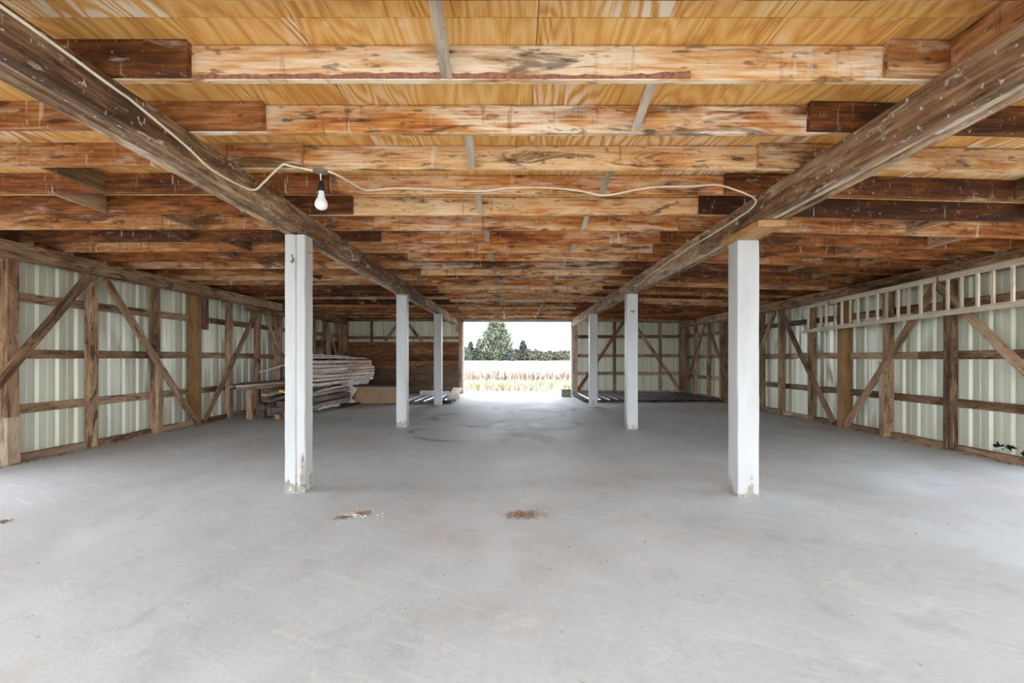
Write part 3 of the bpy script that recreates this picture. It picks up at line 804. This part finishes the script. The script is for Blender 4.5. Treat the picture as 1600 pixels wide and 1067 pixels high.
# long stack of sawn boards lying along the wall
lay_names = ['bottom', 'second', 'third', 'fourth', 'fifth', 'sixth', 'top']
for l in range(7):
    z = .70+l*.098
    bow = (0, .03, .06, .05, .03, .0, -.05)[l]
    for k in range(3):
        xx = -5.27-k*.34+bow+random.uniform(-.03, .03)
        y0, y1 = 12.45+.42*k+random.uniform(-.1, .25)+(.45 if l == 6 else 0), 17.0+random.uniform(-.25, .12)-(.12 if l in (0, 6) else 0)
        o = timber('sawn_board', (xx, y0, z+.02*math.sin(l)), (xx+.12, y1, z-.015), .32, random.uniform(.055, .09), 'lumber', None, wob=.006, seg=5)
        tag(o, '%s row, %s board of the pale lumber stack along the wall' % (lay_names[l], ('outer', 'middle', 'inner')[k]), 'board', 'sawn boards stacked by the wall')
for y in (13.4, 14.7, 16.3):
    tag(timber('cribbing', (-6.2, y, .57), (-5.12, y, .57), .14, .12, 'old_wood'), 'crosswise timber carrying the lumber stack, %s one' % {13.4: 'nearest', 14.7: 'middle', 16.3: 'farthest'}[y], 'timber')
for y in (13.4, 14.7, 16.3):
    for x in (-6.05, -5.35):
        tag(timber('support_block', (x, y, 0), (x, y, .51), .22, .2, 'old_wood', None, wob=.004, seg=2), 'grey stub under the lumber stack, %s %s' % ({13.4: 'near', 14.7: 'mid', 16.3: 'far'}[y], 'wall side' if x < -6 else 'aisle side'), 'timber')
# metal strips on top
for i in range(6):
    x = -5.2-i*.17
    o = timber('metal_strip', (x-.15+random.uniform(-.05, .05), 12.4+.25*i+random.uniform(0, .4), 1.395+.022*i), (x+.10+random.uniform(-.06, .06), 16.6+random.uniform(-.3, .2), 1.37+.02*i), .2, .013, 'silver' if i != 2 else 'blue_sheet', None, wob=.010, seg=6, ch=.002)
    tag(o, 'thin galvanised strip on top of the lumber stack, number %s from the aisle' % ('one', 'two', 'three', 'four', 'five', 'six')[i], 'metal strip', 'metal strips on the lumber stack')
tag(timber('metal_channel', (-6.58, 12.40, 1.03), (-5.42, 13.66, 1.50), .05, .035, 'silver'), 'bright metal channel poking from the lumber stack towards the wall', 'metal strip')
# netting over the far end of the stack
bmn = []
nv, nf = [], []
def strip(a, b, wv):
    i = len(nv); a, b, wv = Vector(a), Vector(b), Vector(wv)
    for p in (a, b):
        for s, t in ((-1, 0), (1, 0), (1, 1), (-1, 1)): nv.append(tuple(p+wv*s+Vector((.006*t, 0, 0))))
    for q in range(4): nf.append((i+q, i+(q+1) % 4, i+4+(q+1) % 4, i+4+q))
for i in range(9):
    y = 14.2+i*.25
    strip((-4.985, y, 1.37), (-4.975, y+.62, .78), (0, .009, .004))
    strip((-4.985, y+.6, 1.37), (-4.975, y+.02, .90), (0, .009, -.004))
tag(link('netting', mesh('netting', nv, nf), 'net'), 'red-brown net hanging over the far end of the lumber stack', 'net', kind='stuff')
# grey slabs heaped below
slabs = [((-5.35, 12.1, .42), (-4.98, 14.2, .50), .26, .10, 'old_wood', 'grey slab sloping under the pale lumber stack'),
         ((-5.2, 12.2, .30), (-4.90, 13.95, .36), .30, .13, 'old_wood', 'thick ribbed grey slab below the lumber stack'),
         ((-5.15, 12.0, .16), (-4.86, 13.9, .22), .30, .12, 'old_wood', 'dark grey slab near the floor beside the white post'),
         ((-5.05, 12.3, .10), (-4.86, 13.2, .12), .16, .07, 'lumber', 'pale split board lying in front of the grey slabs'),
         ((-5.1, 12.1, .035), (-4.72, 14.6, .035), .30, .06, 'old_wood', 'long low board flat on the floor under the heap'),
         ((-5.25, 12.6, .50), (-4.93, 14.1, .57), .16, .05, 'lumber', 'narrow pale board on top of the grey slabs')]
for (a, b, wd, h, mt, lb) in slabs:
    tag(timber('slab_board', a, b, wd, h, mt, None, wob=.018, seg=5, ch=.02), lb, 'board', 'slabs heaped under the lumber stack')
near = [((-5.62, 10.95, .42), (-5.3, 12.0, .60), .26, .06, 'old_wood', 'tilted grey board at the near end of the heap'),
        ((-5.70, 10.95, .54), (-5.35, 12.1, .66), .20, .05, 'lumber', 'pale board end above the tilted grey board'),
        ((-5.82, 10.98, .26), (-5.5, 12.2, .30), .24, .16, 'old_wood', 'rough dark log end under the bench'),
        ((-5.55, 11.0, .16), (-5.3, 12.2, .18), .26, .20, 'old_wood', 'squared dark timber end low in the heap'),
        ((-5.85, 11.05, .09), (-5.6, 12.2, .09), .22, .16, 'old_wood', 'broad dark timber end on the floor under the bench'),
        ((-5.42, 11.15, .33), (-5.2, 12.3, .36), .22, .12, 'old_wood', 'dark timber end in the middle of the heap')]
for (a, b, wd, h, mt, lb) in near:
    tag(timber('timber_end', a, b, wd, h, mt, None, wob=.014, seg=4, ch=.015), lb, 'timber', 'timber ends at the near side of the heap')
tag(timber('wood_block', (-5.38, 10.9, .05), (-5.38, 11.0, .05), .10, .10, 'block_wood'), 'small orange wooden block on the floor before the heap', 'block')
tag(timber('wood_block', (-5.27, 10.98, .07), (-5.18, 11.05, .10), .13, .13, 'block_wood', None, up=(.3, 0, 1)), 'larger tilted orange wooden block against the heap', 'block')
tag(timber('strap', (-5.42, 11.1, .645), (-5.18, 11.15, .55), .03, .05, 'yellow'), 'short yellow strap hanging on the heap behind the white post', 'strap')
# crumpled plastic and pale cardboard at the heap's far end
def crumple(name, pts_x, pts_y, fn, mat, label, cat):
    v, f = [], []
    nx, ny = pts_x, pts_y
    for layer in (0, 1):
        for j in range(ny+1):
            for i in range(nx+1):
                p = Vector(fn(i/nx, j/ny)); 
                if layer: p = Vector(v[j*(nx+1)+i])+Vector((0, .008, -.008))
                v.append(tuple(p))
    m = (nx+1)*(ny+1)
    for j in range(ny):
        for i in range(nx):
            a = j*(nx+1)+i; f.append((a, a+1, a+nx+2, a+nx+1)); f.append((m+a, m+a+nx+1, m+a+nx+2, m+a+1))
    return tag(link(name, mesh(name, v, f), mat), label, cat)
crumple('plastic_sheet', 9, 5, lambda u, t: (-4.95+u*.62+random.uniform(-.03, .03), 14.15+t*.45+random.uniform(-.03, .03), .60+.20*t+.04*u+random.uniform(-.025, .025)),
        'white_plastic', 'crumpled white plastic on top of the box corner below the lumber stack', 'plastic sheet')
tag(timber('cardboard_flap', (-5.12, 14.1, .10), (-4.86, 14.30, .58), .48, .02, 'cardboard', None, up=(0, -1, .2)), 'pale cardboard flap leaning at the left end of the brown box', 'cardboard')
tag(timber('cardboard_flap', (-5.02, 14.0, .03), (-4.84, 14.28, .20), .40, .02, 'white_plastic', None, up=(0, -1, .3)), 'small whitish flap at the foot of the leaning cardboard', 'cardboard')

# ------------------------------------------------------------------ crumbs and chaff on the slab
def crumbs(name, blobs, n, smin, smax, mat, label):
    v, f = [], []
    for (cx, cy, rx, ry, rot) in blobs:
        for _ in range(n):
            a = random.uniform(0, 2*math.pi); r = abs(random.gauss(0, .5))
            px, py = r*math.cos(a)*rx, r*math.sin(a)*ry
            x, y = cx+px*math.cos(rot)-py*math.sin(rot), cy+px*math.sin(rot)+py*math.cos(rot)
            s = random.uniform(smin, smax); z = .001+max(0, .012*(1-r))*random.random()
            i = len(v)
            d = [random.uniform(.5, 1.4)*s for _ in range(6)]; an = random.uniform(0, 3.14)
            c_, s_ = math.cos(an), math.sin(an)
            for (ax, ay, az) in ((d[0], 0, .3*s), (0, d[1]*.6, .2*s), (-d[2], 0, .3*s), (0, -d[3]*.6, .2*s), (0, 0, d[4]*.9), (0, 0, 0)):
                v.append((x+ax*c_-ay*s_, y+ax*s_+ay*c_, z+az))
            for q in range(4): f += [(i+q, i+(q+1) % 4, i+4), (i+(q+1) % 4, i+q, i+5)]
    return tag(link(name, mesh(name, v, f), mat), label, 'debris', kind='stuff')
crumbs('dirt_pile', [(.085, 4.27, .23, .13, 0)], 600, .004, .011, 'dirt', 'oval patch of brown dirt on the slab in the aisle')
crumbs('dirt_pile', [(-1.36, 4.30, .10, .10, .2), (-1.50, 4.20, .15, .045, .2)], 200, .004, .011, 'dirt', 'ragged patch of brown chaff and dirt below the bulb')
crumbs('white_chips', [(-1.42, 4.24, .26, .13, .2)], 90, .004, .012, 'white_bit', 'white chips scattered in the chaff below the bulb')
crumbs('dirt_pile', [(-4.35, 4.09, .08, .05, 0)], 90, .004, .010, 'dirt', 'small brown dirt patch at the left edge of the slab')
crumbs('floor_specks', [(random.uniform(-3.5, 3.5), random.uniform(2.2, 7), .02, .02, 0) for _ in range(90)], 1, .004, .010, 'dirt', 'scattered brown specks over the near slab')
crumbs('floor_crumbs', [(random.uniform(-2, 2), random.uniform(8, 17), .03, .03, 0) for _ in range(26)], 1, .008, .022, 'hole', 'dark crumbs scattered along the far aisle')
crumbs('wall_litter', [(sx*6.52, random.uniform(6, 17), .06, .2, 0) for sx in (-1, 1) for _ in range(40)], 14, .006, .02, 'dirt', 'dirt and litter lying along the foot of both metal walls')

# ------------------------------------------------------------------ outside: verge, crop field, trees
def blades(name, n, xr, yr, hr, wr, mat, label, cat, z0=-.1, lean=.25, pw=1.):
    v, f = [], []
    for _ in range(n):
        y = yr[0]+(yr[1]-yr[0])*random.random()**pw
        lim = min(xr, .22*y+3)
        x = random.uniform(-lim, lim)
        h = random.uniform(*hr); wd = random.uniform(*wr)
        a = random.uniform(0, math.pi); lx, ly = random.gauss(0, lean)*h, random.gauss(0, lean)*h
        c_, s_ = math.cos(a)*wd, math.sin(a)*wd
        i = len(v)
        v += [(x-c_*.5, y-s_*.5, z0), (x+c_*.5, y+s_*.5, z0), (x+c_+lx*.5, y+s_+ly*.5, z0+h*.6), (x-c_+lx*.5, y-s_+ly*.5, z0+h*.6), (x+lx, y+ly, z0+h)]
        f += [(i, i+1, i+2, i+3), (i+3, i+2, i+4)]
    return tag(link(name, mesh(name, v, f), mat), label, cat, kind='stuff')
gp = ground_plane('verge', -60, 60, 20.6, 30, -.085, 'grass', 24, .02)
# canopy of the ripe crop
def canopy():
    v, f = [], []
    nx, ny = 80, 60
    for j in range(ny+1):
        y = 31+(j/ny)**1.6*170
        for i in range(nx+1):
            x = (-1+2*i/nx)*(20+y*.55)
            v.append((x, y, (.55 if j else -.1)+random.uniform(-.12, .12)))
    for j in range(ny):
        for i in range(nx):
            a = j*(nx+1)+i; f.append((a, a+1, a+nx+2, a+nx+1))
    return tag(link('field', mesh('field', v, f), 'crop_field'), kind='structure')
canopy()
blades('crop_stalks', 16000, 16, (28.5, 62), (.45, 1.0), (.02, .06), 'crop', 'dry brown crop stalks standing in the sunlit field', 'crop', pw=1.5)
blades('crop_tops', 14000, 22, (29, 95), (.6, .98), (.03, .09), 'straw', 'bleached crop tops across the sunlit field', 'crop', pw=1.2)
blades('verge_weeds', 5000, 10, (21, 28.5), (.05, .38), (.012, .05), 'weed', 'yellow-green weeds along the field edge behind the barn', 'weeds', lean=.4)
blades('verge_grass', 5000, 10, (20.8, 29), (.05, .25), (.012, .05), 'straw', 'dry pale grass along the field edge behind the barn', 'grass', lean=.4)

def tree(name, x, y, h, wd, mat, label, cat, n=1800, ls=.34, conifer=False, trunk=.2, base=.1, group=None):
    t = root(name, (x, y, -.1), label, cat, group)
    pts = smooth_pts([(x, y, -.15), (x+.05*wd, y, h*.3), (x-.03*wd, y, h*.62), (x, y, h*.9)], 3)
    adopt(link('trunk', tube_mesh(pts, trunk), 'trunk'), t)
    v, f = [], []
    rnd = random.Random(hash((round(x, 2), round(y, 2))) & 0xffff)
    lobes = []
    nl = 16 if not conifer else 14
    for i in range(nl):
        u = (i+.5)/nl
        z = h*(base+(1-base)*u)
        env = math.sin(min(1, (u*1.05+.12))*math.pi*.93)**.5 if not conifer else (1-u)**.75+.08
        a = rnd.uniform(0, 6.28); rr = wd/2*env
        for q in range(3):
            a2 = a+q*2.1+rnd.uniform(-.4, .4)
            lobes.append((x+math.cos(a2)*rr*.58, y+math.sin(a2)*rr*.58, z-h*.03, max(rr*.50, .25)))
    for _ in range(n):
        lx, ly, lz_, lr = rnd.choice(lobes)
        d = Vector((rnd.gauss(0, 1), rnd.gauss(0, 1), rnd.gauss(0, 1))).normalized()*lr*rnd.uniform(.55, 1.05)
        c = Vector((lx, ly, max(.05, lz_+d.z*.85)))+Vector((d.x, d.y, 0))
        e = Euler((rnd.uniform(0, 6.28), rnd.uniform(0, 6.28), rnd.uniform(0, 6.28))).to_matrix()
        s = ls*rnd.uniform(.6, 1.3); i = len(v)
        for q in ((-s, -s*.6, 0), (s*.2, -s*.75, s*.15), (s, 0, 0), (s*.1, s*.75, s*.15)): v.append(tuple(c+e @ Vector(q)))
        f += [(i, i+1, i+2, i+3)]
    fo = link('foliage', mesh('foliage', v, f), mat); adopt(fo, t)
    return t
TY = 135
def tx(px): return (px-803)*TY/750
def th(py): return 1.5+(559-py)*TY/750
tree('broadleaf_tree', tx(776), TY, th(503), 10.8, 'leaf_green', 'tall rounded green tree standing across the field', 'tree', 6500, .33, False, .3, .06)
tree('pine_tree', tx(733.5), TY+4, th(533), 3.8, 'leaf_dark', 'dark pointed tree left of the big round tree', 'tree', 1500, .3, True, .14)
tree('pine_tree', tx(747), TY+2, th(530), 3.0, 'leaf_dark', 'dark ragged tree against the left side of the big tree', 'tree', 1200, .3, True, .14)
tree('pine_tree', tx(818), TY+3, th(531), 5.0, 'leaf_dark', 'dark pointed tree right of the big round tree', 'tree', 1700, .3, True, .15)
tree('pine_tree', tx(838), TY+5, th(545), 2.4, 'leaf_olive', 'small pointed tree above the right-hand hedge', 'tree', 700, .26, True, .1)
bush = [(727, 543, 4.5, 'leaf_green', 'bushy green shrub at the left door jamb'), (741, 546, 4.2, 'leaf_olive', 'olive shrub under the dark pointed trees'),
        (757, 549, 4.0, 'leaf_olive', 'low shrub at the foot of the big tree, left'), (797, 547, 4.0, 'leaf_dark', 'dark shrub at the foot of the big tree, right'),
        (809, 546, 4.4, 'leaf_olive', 'olive shrub between the big tree and the dark pointed one'), (826, 546.5, 4.2, 'leaf_olive', 'olive shrub right of the dark pointed tree'),
        (833, 549, 3.2, 'leaf_russet', 'russet shrub starting the right-hand hedge'), (844, 549, 3.6, 'leaf_olive', 'rounded shrub in the hedge below the small pointed tree'),
        (853, 550.5, 3.4, 'leaf_russet', 'low russet shrub in the middle of the hedge'), (860, 548.5, 3.8, 'leaf_olive', 'taller olive shrub in the middle of the hedge'),
        (870, 550, 3.6, 'leaf_green', 'green shrub towards the right end of the hedge'), (879, 548, 3.8, 'leaf_olive', 'rounded olive shrub near the right door jamb'),
        (889, 547.5, 4.2, 'leaf_green', 'last green shrub beside the right door jamb')]
for (px, py, wd, mt, lb) in bush:
    tree('shrub', tx(px), TY+random.uniform(-3, 4), th(py), wd, mt, lb, 'shrub', 700, .28, False, .08, .12, 'hedge shrubs across the field')
